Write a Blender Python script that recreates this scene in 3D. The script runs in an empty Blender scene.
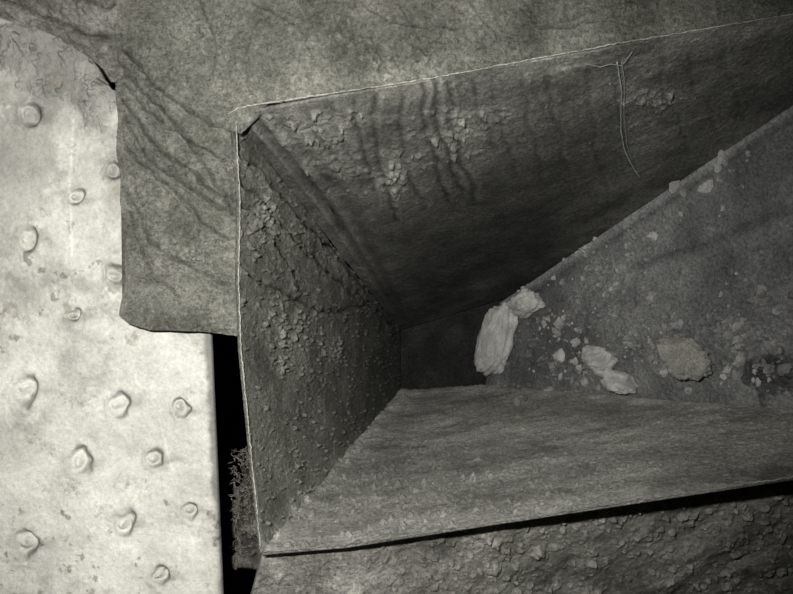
import bpy, bmesh, math, random
import numpy as np
from mathutils import Vector, Matrix
random.seed(4); rng=np.random.default_rng(4)
sc=bpy.context.scene
sc.view_settings.view_transform='Standard'
CAMZ=2.4; F=793.0
# unprojection helper: image pixel position + assumed depth below the camera -> world metres
def P(px,py,d): return np.array([(px-396.5)/F*d,(297-py)/F*d,CAMZ-d])
# ---------------- noise ----------------
def _h(ix,iy,iz,s=0):
    n=(ix*374761393+iy*668265263+iz*2147483647+s*974634777)&0xffffffff
    n=((n^(n>>13))*1274126177)&0xffffffff
    n=((n^(n>>15))*2246822519)&0xffffffff
    return ((n^(n>>16))&0xffffff)/float(0xffffff)
def vn(p,scale,s=0):
    q=p*scale+100.0; i=np.floor(q).astype(np.int64); f=q-i; f=f*f*f*(f*(f*6-15)+10)
    r=0
    for a in (0,1):
        wa=f[:,0] if a else 1-f[:,0]
        for b in (0,1):
            wb=f[:,1] if b else 1-f[:,1]
            for c in (0,1):
                wc=f[:,2] if c else 1-f[:,2]
                r=r+wa*wb*wc*_h(i[:,0]+a,i[:,1]+b,i[:,2]+c,s)
    return r*2-1
def fbm(p,scale,o=4,s=0,g=0.5):
    r=0;a=1;t=0
    for k in range(o):
        r=r+a*vn(p,scale*(2.03**k),s+k); t+=a; a*=g
    return r/t
def crumbs(p,cell,s=0,prob=0.7,warp=0.3):
    """little irregular crumbs, height in units of cell"""
    w=np.stack([vn(p,1.6/cell,s+60),vn(p,1.6/cell,s+61),vn(p,1.6/cell,s+62)],1)*warp*cell
    q=(p+w)/cell+50; i=np.floor(q).astype(np.int64); best=np.zeros(len(p))
    for a in (-1,0,1):
        for b in (-1,0,1):
            for c in (-1,0,1):
                ii=i+np.array([a,b,c])
                h1=_h(ii[:,0],ii[:,1],ii[:,2],s);h2=_h(ii[:,0],ii[:,1],ii[:,2],s+1)
                h3=_h(ii[:,0],ii[:,1],ii[:,2],s+2);h4=_h(ii[:,0],ii[:,1],ii[:,2],s+3);h5=_h(ii[:,0],ii[:,1],ii[:,2],s+4)
                ctr=ii+np.stack([h1,h2,h3],1)
                r=(0.24+0.44*h4*h4); d2=((q-ctr)**2).sum(1)
                best=np.maximum(best,(h5>1-prob)*np.maximum(0,r*r-d2)/r*1.15)
    return best
def sm(x,a,b):
    t=np.clip((x-a)/(b-a),0,1); return t*t*(3-2*t)
def gran(p,scale,s=0):
    """soft granular dust 0..1"""
    return sm(fbm(p,scale,3,s,0.7),0.0,0.55)
def pl(X,Y,pts):
    best=np.full(len(X),1e9)
    for (x0,y0),(x1,y1) in zip(pts[:-1],pts[1:]):
        dx,dy=x1-x0,y1-y0; t=np.clip(((X-x0)*dx+(Y-y0)*dy)/(dx*dx+dy*dy),0,1)
        best=np.minimum(best,np.hypot(X-x0-t*dx,Y-y0-t*dy))
    return best
def line(X,Y,pts,w): return np.exp(-(pl(X,Y,pts)/w)**2)
def blob(X,Y,cx,cy,rx,ry): return np.exp(-(((X-cx)/rx)**2+((Y-cy)/ry)**2))
# ---------------- materials ----------------
def N(nt,t,**k):
    n=nt.nodes.new(t)
    for a,b in k.items(): setattr(n,a,b)
    return n
def mat_dust(name,c1,c2,rough=0.93,bump=0.35,scale=1.0,spec=0.12,stretch=None,speck=None,grain=0.55):
    m=bpy.data.materials.new(name); m.use_nodes=True; nt=m.node_tree
    b=nt.nodes['Principled BSDF']; b.inputs['Roughness'].default_value=rough
    b.inputs['Specular IOR Level'].default_value=spec
    tc=N(nt,'ShaderNodeTexCoord'); mp=N(nt,'ShaderNodeMapping')
    nt.links.new(tc.outputs['Object'],mp.inputs['Vector'])
    if stretch:
        mp.inputs['Scale'].default_value=stretch[0]; mp.inputs['Rotation'].default_value=stretch[1]
    n1=N(nt,'ShaderNodeTexNoise'); n1.inputs['Scale'].default_value=14*scale; n1.inputs['Detail'].default_value=10; n1.inputs['Roughness'].default_value=0.72
    n2=N(nt,'ShaderNodeTexNoise'); n2.inputs['Scale'].default_value=170*scale; n2.inputs['Detail'].default_value=4; n2.inputs['Roughness'].default_value=0.95
    nt.links.new(mp.outputs[0],n1.inputs['Vector']); nt.links.new(tc.outputs['Object'],n2.inputs['Vector'])
    r=N(nt,'ShaderNodeValToRGB'); r.color_ramp.elements[0].position=0.35; r.color_ramp.elements[1].position=0.65
    r.color_ramp.elements[0].color=(*c1,1); r.color_ramp.elements[1].color=(*c2,1)
    nt.links.new(n1.outputs['Fac'],r.inputs[0])
    at=N(nt,'ShaderNodeAttribute',attribute_name='tone')
    mr=N(nt,'ShaderNodeMapRange'); mr.inputs[1].default_value=0.35; mr.inputs[2].default_value=0.65; mr.inputs[3].default_value=1-grain; mr.inputs[4].default_value=1+grain
    nt.links.new(n2.outputs['Fac'],mr.inputs[0])
    mu=N(nt,'ShaderNodeMath',operation='MULTIPLY'); nt.links.new(mr.outputs[0],mu.inputs[0]); nt.links.new(at.outputs['Fac'],mu.inputs[1])
    vm=N(nt,'ShaderNodeVectorMath',operation='SCALE'); nt.links.new(r.outputs[0],vm.inputs[0]); nt.links.new(mu.outputs[0],vm.inputs['Scale'])
    out=vm.outputs[0]
    if speck:
        n3=N(nt,'ShaderNodeTexNoise'); n3.inputs['Scale'].default_value=speck[1]; n3.inputs['Detail'].default_value=8; n3.inputs['Roughness'].default_value=0.75
        nt.links.new(tc.outputs['Object'],n3.inputs['Vector'])
        r3=N(nt,'ShaderNodeValToRGB'); r3.color_ramp.elements[0].position=speck[2]; r3.color_ramp.elements[1].position=speck[2]+0.08
        r3.color_ramp.elements[0].color=(0,0,0,1); r3.color_ramp.elements[1].color=(1,1,1,1)
        nt.links.new(n3.outputs['Fac'],r3.inputs[0])
        mx=N(nt,'ShaderNodeMix',data_type='RGBA'); mx.inputs[7].default_value=(*speck[0],1)
        sc_=N(nt,'ShaderNodeMath',operation='MULTIPLY'); sc_.inputs[1].default_value=0.7
        nt.links.new(r3.outputs[0],sc_.inputs[0]); nt.links.new(sc_.outputs[0],mx.inputs[0]); nt.links.new(out,mx.inputs[6]); out=mx.outputs[2]
    nt.links.new(out,b.inputs['Base Color'])
    bp=N(nt,'ShaderNodeBump'); bp.inputs['Strength'].default_value=bump; bp.inputs['Distance'].default_value=0.010
    nt.links.new(n2.outputs['Fac'],bp.inputs['Height']); nt.links.new(bp.outputs[0],b.inputs['Normal'])
    return m
M_flange=mat_dust('green_grey_dust',(0.135,0.136,0.115),(0.275,0.274,0.240),bump=0.9)
M_top=mat_dust('dusty_steel_top',(0.115,0.114,0.103),(0.26,0.258,0.235),bump=0.7)
M_left=mat_dust('dusty_steel_left',(0.155,0.154,0.134),(0.285,0.282,0.25),bump=1.0)
M_right=mat_dust('dusty_steel_slope',(0.135,0.136,0.134),(0.23,0.231,0.225),bump=0.5)
M_bot=mat_dust('brushed_dusty_steel',(0.20,0.198,0.18),(0.42,0.414,0.38),bump=0.9,stretch=((0.5,1.2,1),(0,0,-0.12)))
M_ledge=mat_dust('loose_dust',(0.21,0.206,0.183),(0.43,0.422,0.38),bump=1.0)
M_plate=mat_dust('chalky_white_paint',(0.39,0.387,0.352),(0.59,0.583,0.535),bump=0.35,rough=0.8,spec=0.15,speck=((0.22,0.20,0.16),26,0.57),grain=0.16)
M_rim=mat_dust('bare_sheet_edge',(0.17,0.17,0.15),(0.32,0.32,0.29),bump=0.2,rough=0.7)
M_stone=mat_dust('broken_mortar',(0.50,0.497,0.47),(0.76,0.755,0.72),bump=0.8,scale=2,grain=.25)
M_stone2=mat_dust('yellow_mortar',(0.42,0.412,0.37),(0.64,0.625,0.56),bump=1.0,scale=2)
M_dark=mat_dust('dark_brown_floor',(0.008,0.007,0.006),(0.03,0.022,0.018),bump=0.5)  # near-black brown for the floor below the gap
M_fluff=mat_dust('fibrous_dust',(0.15,0.14,0.125),(0.40,0.37,0.33),bump=1.0)
M_web=mat_dust('cobweb_silk',(0.24,0.26,0.26),(0.38,0.40,0.40),bump=0.0,grain=.1)
# ---------------- mesh builders ----------------
def empty(name,loc):
    e=bpy.data.objects.new(name,None); e.location=loc; e.empty_display_size=0.05; sc.collection.objects.link(e); return e
def mk(name,v,f,mat,parent=None,tone=None,smooth=True):
    me=bpy.data.meshes.new(name); me.from_pydata([tuple(a) for a in v],[],f); me.materials.append(mat)
    a=me.attributes.new('tone','FLOAT','POINT'); a.data.foreach_set('value',np.ones(len(v),dtype=np.float32) if tone is None else tone.astype(np.float32))
    if smooth: me.polygons.foreach_set('use_smooth',[True]*len(me.polygons))
    me.update()
    o=bpy.data.objects.new(name,me); sc.collection.objects.link(o)
    if parent:
        o.parent=parent; o.location=-parent.location
    return o
def bnd(pts,n):
    W=np.array([P(*p) for p in pts]); L=np.r_[0,np.cumsum(np.linalg.norm(np.diff(W,axis=0),axis=1))]; L/=L[-1]
    u=np.linspace(0,1,n); return np.stack([np.interp(u,L,W[:,k]) for k in range(3)],1)
SURF={}
def patch(name,a,b,nu,nv,mat,field,parent=None,thick=0.004,edge=None):
    A=bnd(a,nu);B=bnd(b,nu); v=np.linspace(0,1,nv)[:,None,None]
    G=A[None]*(1-v)+B[None]*v
    if edge is not None: G=edge(G)
    du=np.gradient(G,axis=1);dv=np.gradient(G,axis=0);n=np.cross(du,dv); n/=np.linalg.norm(n,axis=2,keepdims=True)+1e-12
    tocam=np.array([0,0,CAMZ])-G; sgn=np.sign((n*tocam).sum(2).mean()); n*=sgn
    p=G.reshape(-1,3); n=n.reshape(-1,3); d=CAMZ-p[:,2]
    X=396.5+F*p[:,0]/d; Y=297-F*p[:,1]/d
    h,t=field(p,X,Y)
    q=p+n*h[:,None]
    SURF[name]=(X,Y,q.copy(),n)
    m=nu*nv; i=np.arange(m).reshape(nv,nu)
    f=np.stack([i[:-1,:-1],i[:-1,1:],i[1:,1:],i[1:,:-1]],-1).reshape(-1,4)
    if sgn<0: f=f[:,::-1]
    f=f.tolist()
    if thick:
        ring=np.r_[i[0,:],i[1:,-1],i[-1,-2::-1],i[-2:0:-1,0]]
        back=p[ring]-n[ring]*thick; k=len(ring)
        base=len(q); q=np.r_[q,back]; t=np.r_[t,t[ring]*0.7]
        for j in range(k):
            a_,b_=int(ring[j]),int(ring[(j+1)%k]); c_,d_=base+(j+1)%k,base+j
            f.append([a_,d_,c_,b_] if sgn>0 else [a_,b_,c_,d_])
        top=[base+j for j in range(nu)]; bot=[base+(2*(nu-1)+(nv-1)-j) for j in range(nu)]
        for j in range(nu-1):
            f.append([top[j],bot[j],bot[j+1],top[j+1]] if sgn>0 else [top[j],top[j+1],bot[j+1],bot[j]])
    return mk(name,q,f,mat,parent,np.clip(t,0.02,3))
def tube_geo(C,r,jit,K=6):
    n=len(C); v=[];f=[]
    T=np.gradient(C,axis=0);T/=np.linalg.norm(T,axis=1,keepdims=True)+1e-12
    for i in range(n):
        a=np.cross(T[i],[0,0,1.0])
        if np.linalg.norm(a)<1e-3:a=np.array([1.0,0,0])
        a/=np.linalg.norm(a); b=np.cross(T[i],a)
        c=C[i]+rng.normal(0,jit,3); rr=r*(0.75+0.5*rng.random())
        for k in range(K):
            g=2*math.pi*k/K; v.append(c+a*math.cos(g)*rr+b*math.sin(g)*rr)
        if i:
            for k in range(K):
                f.append([(i-1)*K+k,(i-1)*K+(k+1)%K,i*K+(k+1)%K,i*K+k])
    f.append(list(range(K))[::-1]); f.append([(n-1)*K+k for k in range(K)])
    return v,f
def tube(name,pts,r,mat,parent=None,jit=0.0006,n=160):
    v,f=tube_geo(bnd(pts,n),r,jit); return mk(name,v,f,mat,parent)
# ---------------- fields ----------------
def f_flange(p,X,Y):
    m=sm(fbm(p,16,3,5),-0.15,0.35)
    z=0.003*fbm(p,12,3,1)+0.0026*fbm(p,60,4,2)
    br=np.clip(blob(X,Y,210,185,38,60)+blob(X,Y,210,290,38,45)+blob(X,Y,175,55,55,35)*.8+blob(X,Y,400,65,120,22)*.6+blob(X,Y,300,30,60,30)*.4,0,1)
    z+=0.0035*gran(p,120,70)*(0.25+m)
    c1=crumbs(p,0.008,3,.45); c2=crumbs(p,0.014,7,.35); a=(0.2+1.0*br)*m
    z+=a*(c1*0.014+c2*0.024)
    t=1+0.4*fbm(p,22,5,9,.6)+0.25*(gran(p,110,70)-0.3)+0.1*br
    t*=1+a*(0.6*sm(c1+c2,.05,.4)-0.18)  # relief shading painted into the tone: crumb tops lighter, surroundings darker
    W=X+10*fbm(p,18,4,11,.6); V=Y+10*fbm(p,18,4,12,.6)
    for pts,w,k in (([(122,62),(165,110),(215,180),(232,210)],2.0,1),([(122,100),(160,150),(220,195)],2.2,1),([(125,50),(190,115),(235,130)],1.8,1),([(124,78),(150,110),(200,150),(230,165)],1.4,.8),([(124,118),(150,160),(190,190),(225,205)],1.5,.8),
                  ([(126,190),(150,240),(185,265),(230,285)],2.0,.8),([(127,150),(170,190),(225,235)],1.7,.9),([(128,215),(145,260),(175,300)],1.6,.8),([(126,140),(140,200),(150,245)],1.5,.7),
                  ([(330,10),(345,40),(320,75)],1.5,.5),([(400,5),(420,40)],1.5,.5),([(250,0),(300,30),(310,60)],1.6,.6),([(560,20),(640,5)],2,.4),([(200,0),(215,45),(205,80)],1.5,.7),
                  ([(260,20),(240,60),(255,95)],1.5,.5),([(470,0),(500,40)],1.5,.4),([(520,10),(540,30),(600,25)],1.4,.4),([(360,0),(390,25),(450,30)],1.4,.5)):
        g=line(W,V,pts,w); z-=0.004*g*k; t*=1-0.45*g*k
        g2=line(W,V-2*w,pts,w*1.4); z+=0.003*g2*k; t*=1+0.15*g2*k
    t*=1-0.2*sm(X,500,800)  # flash falloff painted in: tone dims towards the right
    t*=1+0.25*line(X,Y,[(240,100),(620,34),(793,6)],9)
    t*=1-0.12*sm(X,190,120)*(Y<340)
    z+=0.004*sm(Y,308,330)*(X<243)*(1+fbm(p,60,2,44)); z+=0.002*sm(X,126,118)*(Y<340)
    return z,t*0.93
def f_top(p,X,Y):
    z=0.002*fbm(p,12,3,1)+0.0008*fbm(p,70,3,2)
    pm=blob(X,Y,300,125,50,25)+blob(X,Y,450,120,60,40)*.7+blob(X,Y,640,90,60,22)*.8+blob(X,Y,400,180,50,35)*.5+blob(X,Y,560,140,110,40)*.35+blob(X,Y,335,165,38,40)*.8
    m=sm(pm+0.7*fbm(p,20,5,6,.6),0.35,0.9)
    z+=m*(0.0030*gran(p,100,70)+0.015*crumbs(p,0.008,3,.4)+0.014*crumbs(p,0.015,8,.3))+0.0012*gran(p,120,77)
    t=0.70+0.45*m+0.45*fbm(p,10,5,9,.6)
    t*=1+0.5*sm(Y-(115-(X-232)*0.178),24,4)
    W=X+9*fbm(p,14,3,21)
    for x0,y0,y1,a in ((352,100,190,.8),(372,95,220,.9),(398,95,210,.7),(420,85,200,1),(432,80,190,1),(447,85,200,.9),(470,80,150,.6),(490,78,170,.5),(520,75,180,.5),(545,70,170,.5),(585,70,190,.5),(612,60,170,.4),(660,55,150,.5),(690,50,130,.4),(720,45,120,.4),(330,105,170,.5),(310,108,160,.5)):
        g=line(W,Y,[(x0,y0),(x0+8,(y0+y1)/2),(x0+25,y1)],2.6); z-=0.0015*g*a; t*=1-0.5*g*a
        g=line(W,Y,[(x0+7,y0),(x0+14,(y0+y1)/2),(x0+31,y1)],3); z+=0.0018*g*a; t*=1+.2*g*a
    for k,(o,a) in enumerate(((10,1),(20,-.9),(30,.6),(44,-.6),(62,.35))):
        g=line(X,Y,[(238+o,118+o*0.15),(310+o*.9,205),(400+o*.15,322)],3.0+k*.4); z+=0.004*g*a; t*=1+0.35*g*a
    t*=1-0.65*sm(Y+0.65*(X-400),180,320)*sm(X,640,520)  # depth shade painted into the tone at the deep lower left
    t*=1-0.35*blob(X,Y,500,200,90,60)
    for pts in ([(470,100),(560,70),(632,47)],[(500,78),(600,62),(660,55)],[(640,140),(720,110),(793,60)]):
        t*=1+0.35*line(W,Y,pts,1.4)
    return z,t
def f_left(p,X,Y):
    z=0.0022*fbm(p,12,3,1)+0.0006*fbm(p,80,3,2)
    pm=blob(X,Y,283,335,40,45)+blob(X,Y,262,225,26,35)+blob(X,Y,335,350,35,50)*.4
    m=sm(pm+0.6*fbm(p,22,4,6),0.35,0.8)
    c1=crumbs(p,0.008,3,.4); c2=crumbs(p,0.015,8,.3)
    z+=m*(0.001+0.011*c1+0.011*c2)+0.0010*gran(p,150,70)+0.009*crumbs(p,0.006,15,0.2)
    t=0.92+0.3*m+0.45*fbm(p,14,5,9,.6)+.25*m*sm(c1+c2,.05,.4)
    W=X+7*fbm(p,25,3,21);V=Y+7*fbm(p,25,3,22)
    for pts,w in (([(243,180),(290,240),(345,285),(392,325)],2.4),([(243,270),(275,290),(320,312),(370,305)],2),([(241,150),(300,215),(390,315)],3),([(246,205),(280,255),(300,290)],1.6)):
        g=line(W,V,pts,w); z-=0.005*g; t*=1-0.5*g; z+=0.004*line(W,V-6,pts,4)
    t*=1-0.6*sm(pl(X,Y,[(395,325),(403,400)]),90,5)  # shade of the deep end painted into the tone
    t*=1+0.25*blob(X,Y,290,480,35,60)
    g=line(X,Y,[(265,548),(310,490),(360,440),(402,396)],7); z+=0.004*g*(1+fbm(p,60,3,4)); t*=1+0.35*g
    return z,t
def f_right(p,X,Y):
    z=0.0015*fbm(p,10,3,1)+0.0012*fbm(p,60,3,2)
    g=line(X,Y,[(500,305),(793,108),(960,-4)],3.5); z+=0.002*g; t=0.85+0.5*fbm(p,9,5,9,.6)+0.4*g
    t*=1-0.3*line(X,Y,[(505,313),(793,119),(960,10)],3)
    dm=sm(fbm(p,9,3,40)+0.7*blob(X,Y,640,330,120,60)-0.25*sm(Y,260,150),0.0,0.4)
    c1=crumbs(p,0.009,3,0.25)*dm; c2=crumbs(p,0.018,9,0.2)*dm
    z+=0.010*c1+0.020*c2+0.002*gran(p,90,70)*dm
    t*=1+0.5*sm(c1+c2,0.05,0.35)+0.25*dm*gran(p,120,71)
    m=sm(blob(X,Y,775,372,28,34)+1.0*fbm(p,30,5,6,.7),0.35,0.65)*blob(X,Y,772,370,50,50); z+=m*(0.004+0.020*crumbs(p,0.017,4)); t*=1-0.65*m
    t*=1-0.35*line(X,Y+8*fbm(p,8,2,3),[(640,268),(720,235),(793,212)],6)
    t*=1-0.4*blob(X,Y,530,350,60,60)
    return z,t
def f_bot(p,X,Y):
    st=np.array([.45,1,1])
    z=0.0020*fbm(p,12,3,1)+0.0015*fbm(p*st,45,4,2)+0.0020*gran(p,120,70)
    z+=0.014*crumbs(p,0.009,3,0.35)*sm(Y,410,500)*sm(X,700,400)
    t=0.98+0.35*fbm(p*st,22,6,9,.65)+0.35*fbm(p,40,5,33,.65)
    g=line(X,Y,[(265,548),(310,492),(360,444),(402,398)],11); z+=0.006*g*(1+fbm(p,60,3,4)); t*=1+0.3*g
    t*=1+0.3*line(X,Y,[(440,425),(600,440),(793,445)],16)
    t*=1+0.3*line(X,Y,[(270,546),(345,538),(500,513),(640,492)],6)
    t*=1-0.3*sm(X,560,800)*sm(Y,430,470)
    g=line(X,Y,[(402,395),(480,388),(793,412)],4); z+=0.004*g; t*=1+.2*g
    return z,t
def f_ledge(p,X,Y):
    pit=sm(fbm(p,28,4,50,.6),0.1,0.5)
    c2=crumbs(p,0.020,8,.25)
    z=0.010*fbm(p,11,3,1,.5)+0.002*gran(p,80,2)+0.010*crumbs(p,0.009,3,.35)+0.014*c2
    t=1.05+0.8*fbm(p,18,6,9,.7)-.3*pit+.25*sm(c2,.05,.4)
    return z,t
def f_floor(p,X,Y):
    return 0.004*fbm(p,20,3,1),0.12+0.06*fbm(p,20,3,2)  # very low tone: darkness of the deep throat painted on the gate
bumps=[(26,390,13),(119,403,12),(80,460,13),(156,457,10),(181,408,8),(189,510,9),(26,543,13),(124,523,12),(161,576,10),(30,115,11),(29,240,12),
 (76,198,9),(112,172,8),(114,275,9),(72,315,8),(109,78,7),(-30,170,12),(-30,320,12),(-30,470,12),(60,640,12),(-20,620,12),(190,620,10)]
def f_plate(p,X,Y):
    z=0.002*fbm(p,7,2,1)+0.0012*fbm(p,40,3,2)+0.0008*gran(p,120,3); t=1+0.35*fbm(p,8,6,3,.65)
    W=X+3*vn(p,55,81)+1.5*vn(p,120,82); V=Y+3*vn(p,55,83)+1.5*vn(p,120,84)
    r_=np.random.default_rng(5)
    for k,(bx,by,r) in enumerate(bumps):
        ang=r_.uniform(-.5,.5); e=r_.uniform(1.05,1.35)
        dx=(W-bx)*math.cos(ang)+(V-by)*math.sin(ang); dy=-(W-bx)*math.sin(ang)+(V-by)*math.cos(ang)
        d=np.hypot(dx,dy/e)/r
        z+=-0.012*sm(d,1.05,0.4)+0.0015*np.exp(-((d-1.15)/.3)**2)
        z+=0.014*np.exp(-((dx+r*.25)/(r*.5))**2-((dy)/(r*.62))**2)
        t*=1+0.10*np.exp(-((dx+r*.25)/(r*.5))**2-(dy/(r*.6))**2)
        t*=1-0.5*np.exp(-((d-.85)/.25)**2)*(0.4+0.6*sm(dx/r,-.6,.5))  # grime ring, with painted shade making its right side darker
        t*=1-0.32*blob(W,V,bx+r*1.4,by+2,r*.9,r*.5)  # painted shadow to the right of each dimple
    c=sm(blob(X,Y,75,75,50,28)+blob(X,Y,20,45,50,22)+blob(X,Y,100,110,20,30)*.8+0.5*fbm(p,25,5,6,.6),0.35,0.65)
    z+=c*(0.005+0.006*fbm(p,35,4,3)+0.004*gran(p,90,4)+.016*crumbs(p,.012,6,.4)); t*=1-0.40*c
    s=sm(fbm(p,12,6,14,.65)+0.5*sm(Y,420,80)-0.15,0.0,0.35)
    t*=1-0.28*s*(1-0.5*c); z+=0.0008*s
    sp=sm(fbm(p,55,4,90,.6),0.33,0.47)*sm(fbm(p,6,2,95),-.3,.2); t*=1-0.5*sp; z+=.001*sp
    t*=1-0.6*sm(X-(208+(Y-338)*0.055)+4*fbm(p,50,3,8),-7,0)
    t*=1+0.25*line(X,Y,[(74,120),(70,180),(72,255)],1.3)+0.2*line(X,Y,[(160,420),(172,470)],1.2)+0.6*blob(X,Y,113,280,9,22)*sm(fbm(p,90,2,5),-.1,.1)+.5*blob(X,Y,15,95,20,30)*sm(fbm(p,60,3,6),.1,.25)
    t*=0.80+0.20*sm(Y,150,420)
    return z,t
def f_heap(p,X,Y):
    W=Y+7*fbm(p,18,3,7)
    z=0.016*fbm(p,16,5,1,.6)+0.004*gran(p,60,2)+.026*crumbs(p,.014,4,.45)+.03*crumbs(p,.030,14,.4)
    t=0.95+0.8*fbm(p,20,5,9,.6)
    for pts,w in (([(-80,10),(0,8),(50,28),(112,52)],7),([(-80,-12),(40,-6),(110,22),(200,14)],9)):
        z+=0.016*line(X,W,pts,w); t*=1-0.55*line(X,W+10,pts,3)
    return z,t
# ---------------- hopper ----------------
hop=empty('steel_hopper',(0.1,-0.05,0.4))
seamT=[(400,330,2.0),(510,297,1.9),(793,105,1.225),(960,-10,1.03)]
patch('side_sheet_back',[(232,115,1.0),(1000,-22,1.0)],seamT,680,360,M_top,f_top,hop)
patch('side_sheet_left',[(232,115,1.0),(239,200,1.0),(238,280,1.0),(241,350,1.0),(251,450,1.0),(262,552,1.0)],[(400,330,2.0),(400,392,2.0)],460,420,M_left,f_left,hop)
patch('side_sheet_front',[(262,552,1.0),(345,545,1.0),(500,521,1.0),(793,477,1.0),(1000,440,1.0)],[(400,392,2.0),(485,386,1.92),(793,412,1.27),(1000,430,1.036)],680,270,M_bot,f_bot,hop)
patch('side_sheet_slope',[(500,303.5,1.91),(793,105,1.225),(960,-10,1.03)],[(485,386,1.92),(793,412,1.27),(1000,430,1.036)],460,380,M_right,f_right,hop)
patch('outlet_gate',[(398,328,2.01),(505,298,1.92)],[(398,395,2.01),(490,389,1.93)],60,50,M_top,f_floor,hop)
tube('rim_back',[(229,114,.998),(240,107,.996),(420,80,.996),(620,43,.996),(793,14,.996),(1000,-24,.996)],0.0011,M_rim,hop,.0004,n=300)
tube('rim_left',[(236,122,.996),(240,200,.996),(238.5,280,.996),(241,350,.996),(251,450,.996),(261,552,.996)],0.0009,M_rim,hop,.0004,n=220)
tube('rim_front',[(262,552,.997),(345,545,.997),(500,521,.997),(793,477,.997),(1000,440,.997)],0.0010,M_ledge,hop,.0006,n=300)
def f_lip(p,X,Y): return 0.002*fbm(p,60,3,1)+0.004*crumbs(p,.008,2,.4),0.8+0.6*fbm(p,50,3,2)
patch('corner_lip',[(226,112,1.0),(245,106,.998),(268,104,.998)],[(230,130,1.0),(241,134,.998),(258,118,1.01)],40,30,M_flange,f_lip,hop,0.006)
# ---------------- flange ----------------
fl=empty('dust_caked_flange',(-0.2,0.2,1.36))
def wob(G):   # slightly buckled, hand-cut left edge of the bracket
    nv,nu,_=G.shape; y=G[:,0,1]; u=np.linspace(0,1,nu)
    off=0.010*np.exp(-((y-0.06)/0.075)**2)+0.0015*np.sin(y*90)
    G[:,:,0]+=off[:,None]*(1-u)[None]**2
    return G
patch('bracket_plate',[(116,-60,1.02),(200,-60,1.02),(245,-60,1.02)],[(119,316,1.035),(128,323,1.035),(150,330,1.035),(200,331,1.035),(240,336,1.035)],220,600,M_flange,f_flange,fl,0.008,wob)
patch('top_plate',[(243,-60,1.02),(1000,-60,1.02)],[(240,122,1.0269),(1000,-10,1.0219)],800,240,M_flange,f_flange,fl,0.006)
# ---------------- other bodies ----------------
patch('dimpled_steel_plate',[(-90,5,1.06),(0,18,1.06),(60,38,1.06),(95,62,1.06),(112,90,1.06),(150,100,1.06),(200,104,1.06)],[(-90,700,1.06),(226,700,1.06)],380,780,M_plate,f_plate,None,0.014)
patch('caked_dirt_heap',[(-120,-120,1.13),(300,-120,1.13)],[(-120,80,1.14),(260,80,1.14)],400,260,M_ledge,f_heap,None,0.02)
patch('dust_covered_ledge',[(262,557,1.045),(400,536,1.05),(600,501,1.10),(1000,424,1.20)],[(226,690,1.10),(400,690,1.11),(600,690,1.55),(1000,690,2.4)],700,420,M_ledge,f_ledge,None,0.04)
def f_void(p,X,Y): return 0.02*fbm(p,8,3,1),1+0.4*fbm(p,20,3,2)
patch('floor',[(-300,-300,2.35),(1100,-300,2.35)],[(-300,900,2.35),(1100,900,2.35)],120,120,M_dark,f_void,None,0.02)
# fibrous fluff lodged in the gap beside the hopper
fi=empty('fibrous_dust_clump',tuple(P(243,510,1.3)))
def f_debris(p,X,Y): return 0.022*fbm(p,28,5,1,.65)+.014*crumbs(p,0.02,2,.4),0.7+0.9*fbm(p,30,4,2)
def wob2(G):
    nv,nu,_=G.shape; v=np.linspace(0,1,nv); u=np.linspace(0,1,nu)
    off=0.012*np.sin(v*9)+0.006*np.sin(v*31+1)+0.004*np.sin(v*70)
    G[:,:,0]+=off[:,None]*(1-u)[None]; return G
patch('matted_core',[(240,456,1.40),(258,452,1.40)],[(230,562,1.26),(266,567,1.26)],80,200,M_fluff,f_debris,fi,0.02,wob2)
vs=[];fs=[];off=0
for _ in range(260):
    py=rng.uniform(450,562); px=rng.uniform(233,252); d=rng.uniform(1.22,1.36)
    c=P(px,py,d); dr=rng.normal(0,1,3); dr/=np.linalg.norm(dr); pts=[]
    for k in range(8):
        pts.append(c.copy()); dr=dr+rng.normal(0,.6,3); dr/=np.linalg.norm(dr); c=c+dr*0.0022
    v,f=tube_geo(np.array(pts),0.0006,0,4); vs+=v; fs+=[[w+off for w in ff] for ff in f]; off+=len(v)
mk('fibres',vs,fs,M_fluff,fi,1.1+0.3*rng.normal(0,1,len(vs)))
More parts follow.
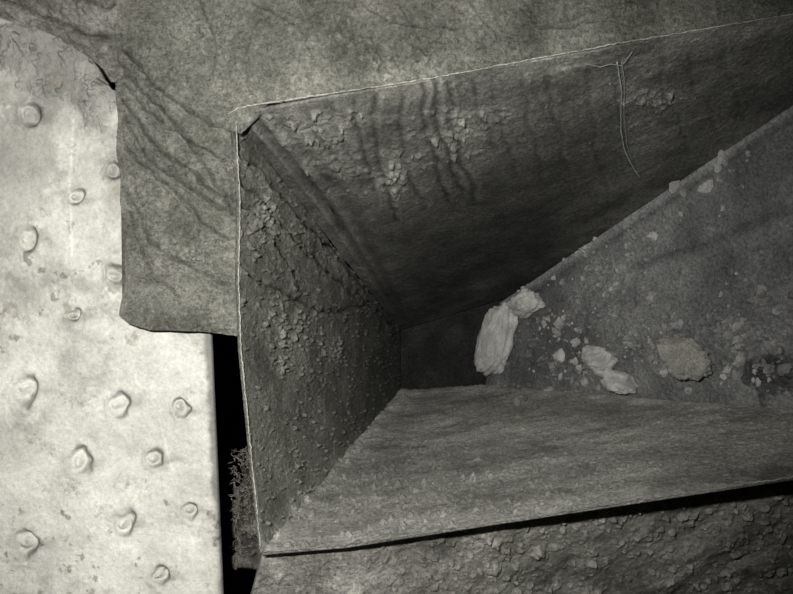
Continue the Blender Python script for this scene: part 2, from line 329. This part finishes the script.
# ---------------- rubble resting on the sloping sheet ----------------
_bm=bmesh.new(); bmesh.ops.create_icosphere(_bm,subdivisions=5,radius=1)
ICO=np.array([x.co[:] for x in _bm.verts]); ICOF=[[w.index for w in q.verts] for q in _bm.faces]; _bm.free()
def chunk_mesh(sx,sy,sz,seed,cuts,rough,box=0):
    v=ICO.copy(); r=np.random.default_rng(seed)
    if box: v=np.sign(v)*np.abs(v)**box
    for k in range(cuts):
        n=r.normal(0,1,3); n/=np.linalg.norm(n); c=(0.5+0.3*r.random())*(1.25 if box else 1); s=v@n; v=v-n*np.maximum(0,s-c)[:,None]*0.93
    v+=v*(0.13*rough*fbm(v,2.2,4,seed)+0.09*rough*fbm(v,5,5,seed+5,.65))[:,None]
    return v*np.array([sx,sy,sz])
BIG=[]
def rest(name,surf,px,py,w,h,th,ang,mat,seed,lift=0.5,cuts=9,rough=1.0,taper=0,box=0):
    """w,h = half sizes as they lie on the sheet, th = half thickness, ang = turn about the sheet normal"""
    X,Y,q,n=SURF[surf]; k=np.argmin((X-px)**2+(Y-py)**2)
    nn=Vector(n[k]); up=Vector((0,1,0)); up=(up-nn*up.dot(nn)).normalized(); rt=up.cross(nn).normalized()
    R=Matrix((rt,up,nn)).transposed()@Matrix.Rotation(ang,3,'Z')
    v=chunk_mesh(w,h,th,seed,cuts,rough,box)
    if taper: v[:,0]*=1-taper*v[:,1]/h
    v=v@np.array(R).T
    BIG.append((q[k],max(w,h)+0.012))
    o=mk(name,v,ICOF,mat,None,1+0.35*fbm(v,50,4,seed)); o.location=Vector(q[k])+nn*th*lift; return o
S='side_sheet_slope'
rest('mortar_slab',S,505,338,0.046,0.090,0.026,-0.30,M_stone,3,1.0,5,1.5,.15,.62)
rest('mortar_chunk',S,531,306,0.046,0.030,0.028,0.3,M_stone,7,0.6,rough=2.2,box=.75)
rest('mortar_chunk.001',S,605,359,0.042,0.026,0.030,-0.3,M_stone,11,0.8,rough=2.2,box=.75)
rest('mortar_chunk.002',S,628,382,0.036,0.021,0.026,-0.4,M_stone,12,0.8,rough=2.2,box=.75)
rest('mortar_clod',S,695,356,0.050,0.034,0.036,-0.35,M_stone2,15,0.9,cuts=5,rough=2.4)
rest('mortar_chunk.003',S,706,187,0.017,0.011,0.010,0.3,M_stone,16,rough=2)
rest('mortar_chunk.004',S,562,355,0.020,0.014,0.010,0,M_stone,17,rough=2)
rest('mortar_chunk.005',S,655,236,0.014,0.009,0.008,0,M_stone,18,rough=2)
rest('mortar_sliver','side_sheet_front',521,403,0.006,0.020,0.014,0.3,M_ledge,19,rough=2)
r=np.random.default_rng(8); X,Y,q,n=SURF[S]; vs=[];fs=[];off=0
_bm=bmesh.new(); bmesh.ops.create_icosphere(_bm,subdivisions=2,radius=1)
i2=np.array([x.co[:] for x in _bm.verts]); i2f=[[w.index for w in qq.verts] for qq in _bm.faces]; _bm.free()
hot=[(560,350,45,30,60),(600,280,50,30,50),(700,180,50,35,40),(690,350,60,30,100),(760,350,40,40,100),(555,320,20,15,30),(590,375,30,12,40)]
for cx,cy,sx,sy,cn in hot:
    for _ in range(cn):
        px,py=r.normal(cx,sx*.7),r.normal(cy,sy*.7); k=np.argmin((X-px)**2+(Y-py)**2)
        if (X[k]-px)**2+(Y[k]-py)**2>9: continue
        if any(np.linalg.norm(q[k]-c)<rad for c,rad in BIG): continue
        s=0.0024+0.010*r.random()**4
        b=i2*(1+0.3*r.normal(0,1,(len(i2),1)).clip(-1,1))*np.array([1,r.uniform(.5,1),r.uniform(.4,.9)])*s
        a=r.uniform(0,6.28); c_,s_=math.cos(a),math.sin(a); b=b@np.array([[c_,-s_,0],[s_,c_,0],[0,0,1]])
        vs.append(b+q[k]+n[k]*s*.3); fs+=[[w+off for w in ff] for ff in i2f]; off+=len(b)
V=np.concatenate(vs); mk('mortar_crumbs',V,fs,M_stone,hop,0.65+0.4*vn(V,30,4),smooth=False)
# ---------------- cobweb on the back sheet ----------------
def dT(px,py):
    r=np.array([(px-396.5)/F,(297-py)/F,-1]); n=np.array([-.1725,.9685,-.340]); return .598/(n@r)
web=empty('cobweb',tuple(P(622,100,dT(622,100)-0.01)))
def strand(nm,pts,r=0.0009): tube(nm,[(x,y,dT(x,y)-0.010) for x,y in pts],r,M_web,web,0.00025,80)
strand('strand_1',[(617,62),(619,75),(622,92),(621,110),(621,130),(624,148),(630,162),(640,178)],0.0010)
strand('strand_2',[(622,62),(625,85),(624,115),(627,145),(632,160)],0.0005)
strand('strand_3',[(585,64),(600,67),(612,64),(622,66),(632,52)],0.0005)
# ---------------- light & camera ----------------
L=bpy.data.lights.new('camera_flash','SPOT'); L.energy=92; L.spot_size=math.radians(94); L.spot_blend=1.0; L.shadow_soft_size=0.012; L.color=(1,0.988,0.94)
lo=bpy.data.objects.new('camera_flash',L); sc.collection.objects.link(lo); lo.location=(-0.10,0.09,CAMZ-0.02)
tgt=Vector(P(265,305,1.1)); lo.rotation_euler=(tgt-lo.location).to_track_quat('-Z','Y').to_euler()
w=bpy.data.worlds.new('World'); sc.world=w; w.use_nodes=True; w.node_tree.nodes['Background'].inputs[0].default_value=(0.5,0.52,0.48,1); w.node_tree.nodes['Background'].inputs[1].default_value=0.008
cam=bpy.data.cameras.new('Camera'); cam.lens=36; cam.sensor_width=36; cam.clip_start=0.01
co=bpy.data.objects.new('Camera',cam); sc.collection.objects.link(co); co.location=(0,0,CAMZ); sc.camera=co
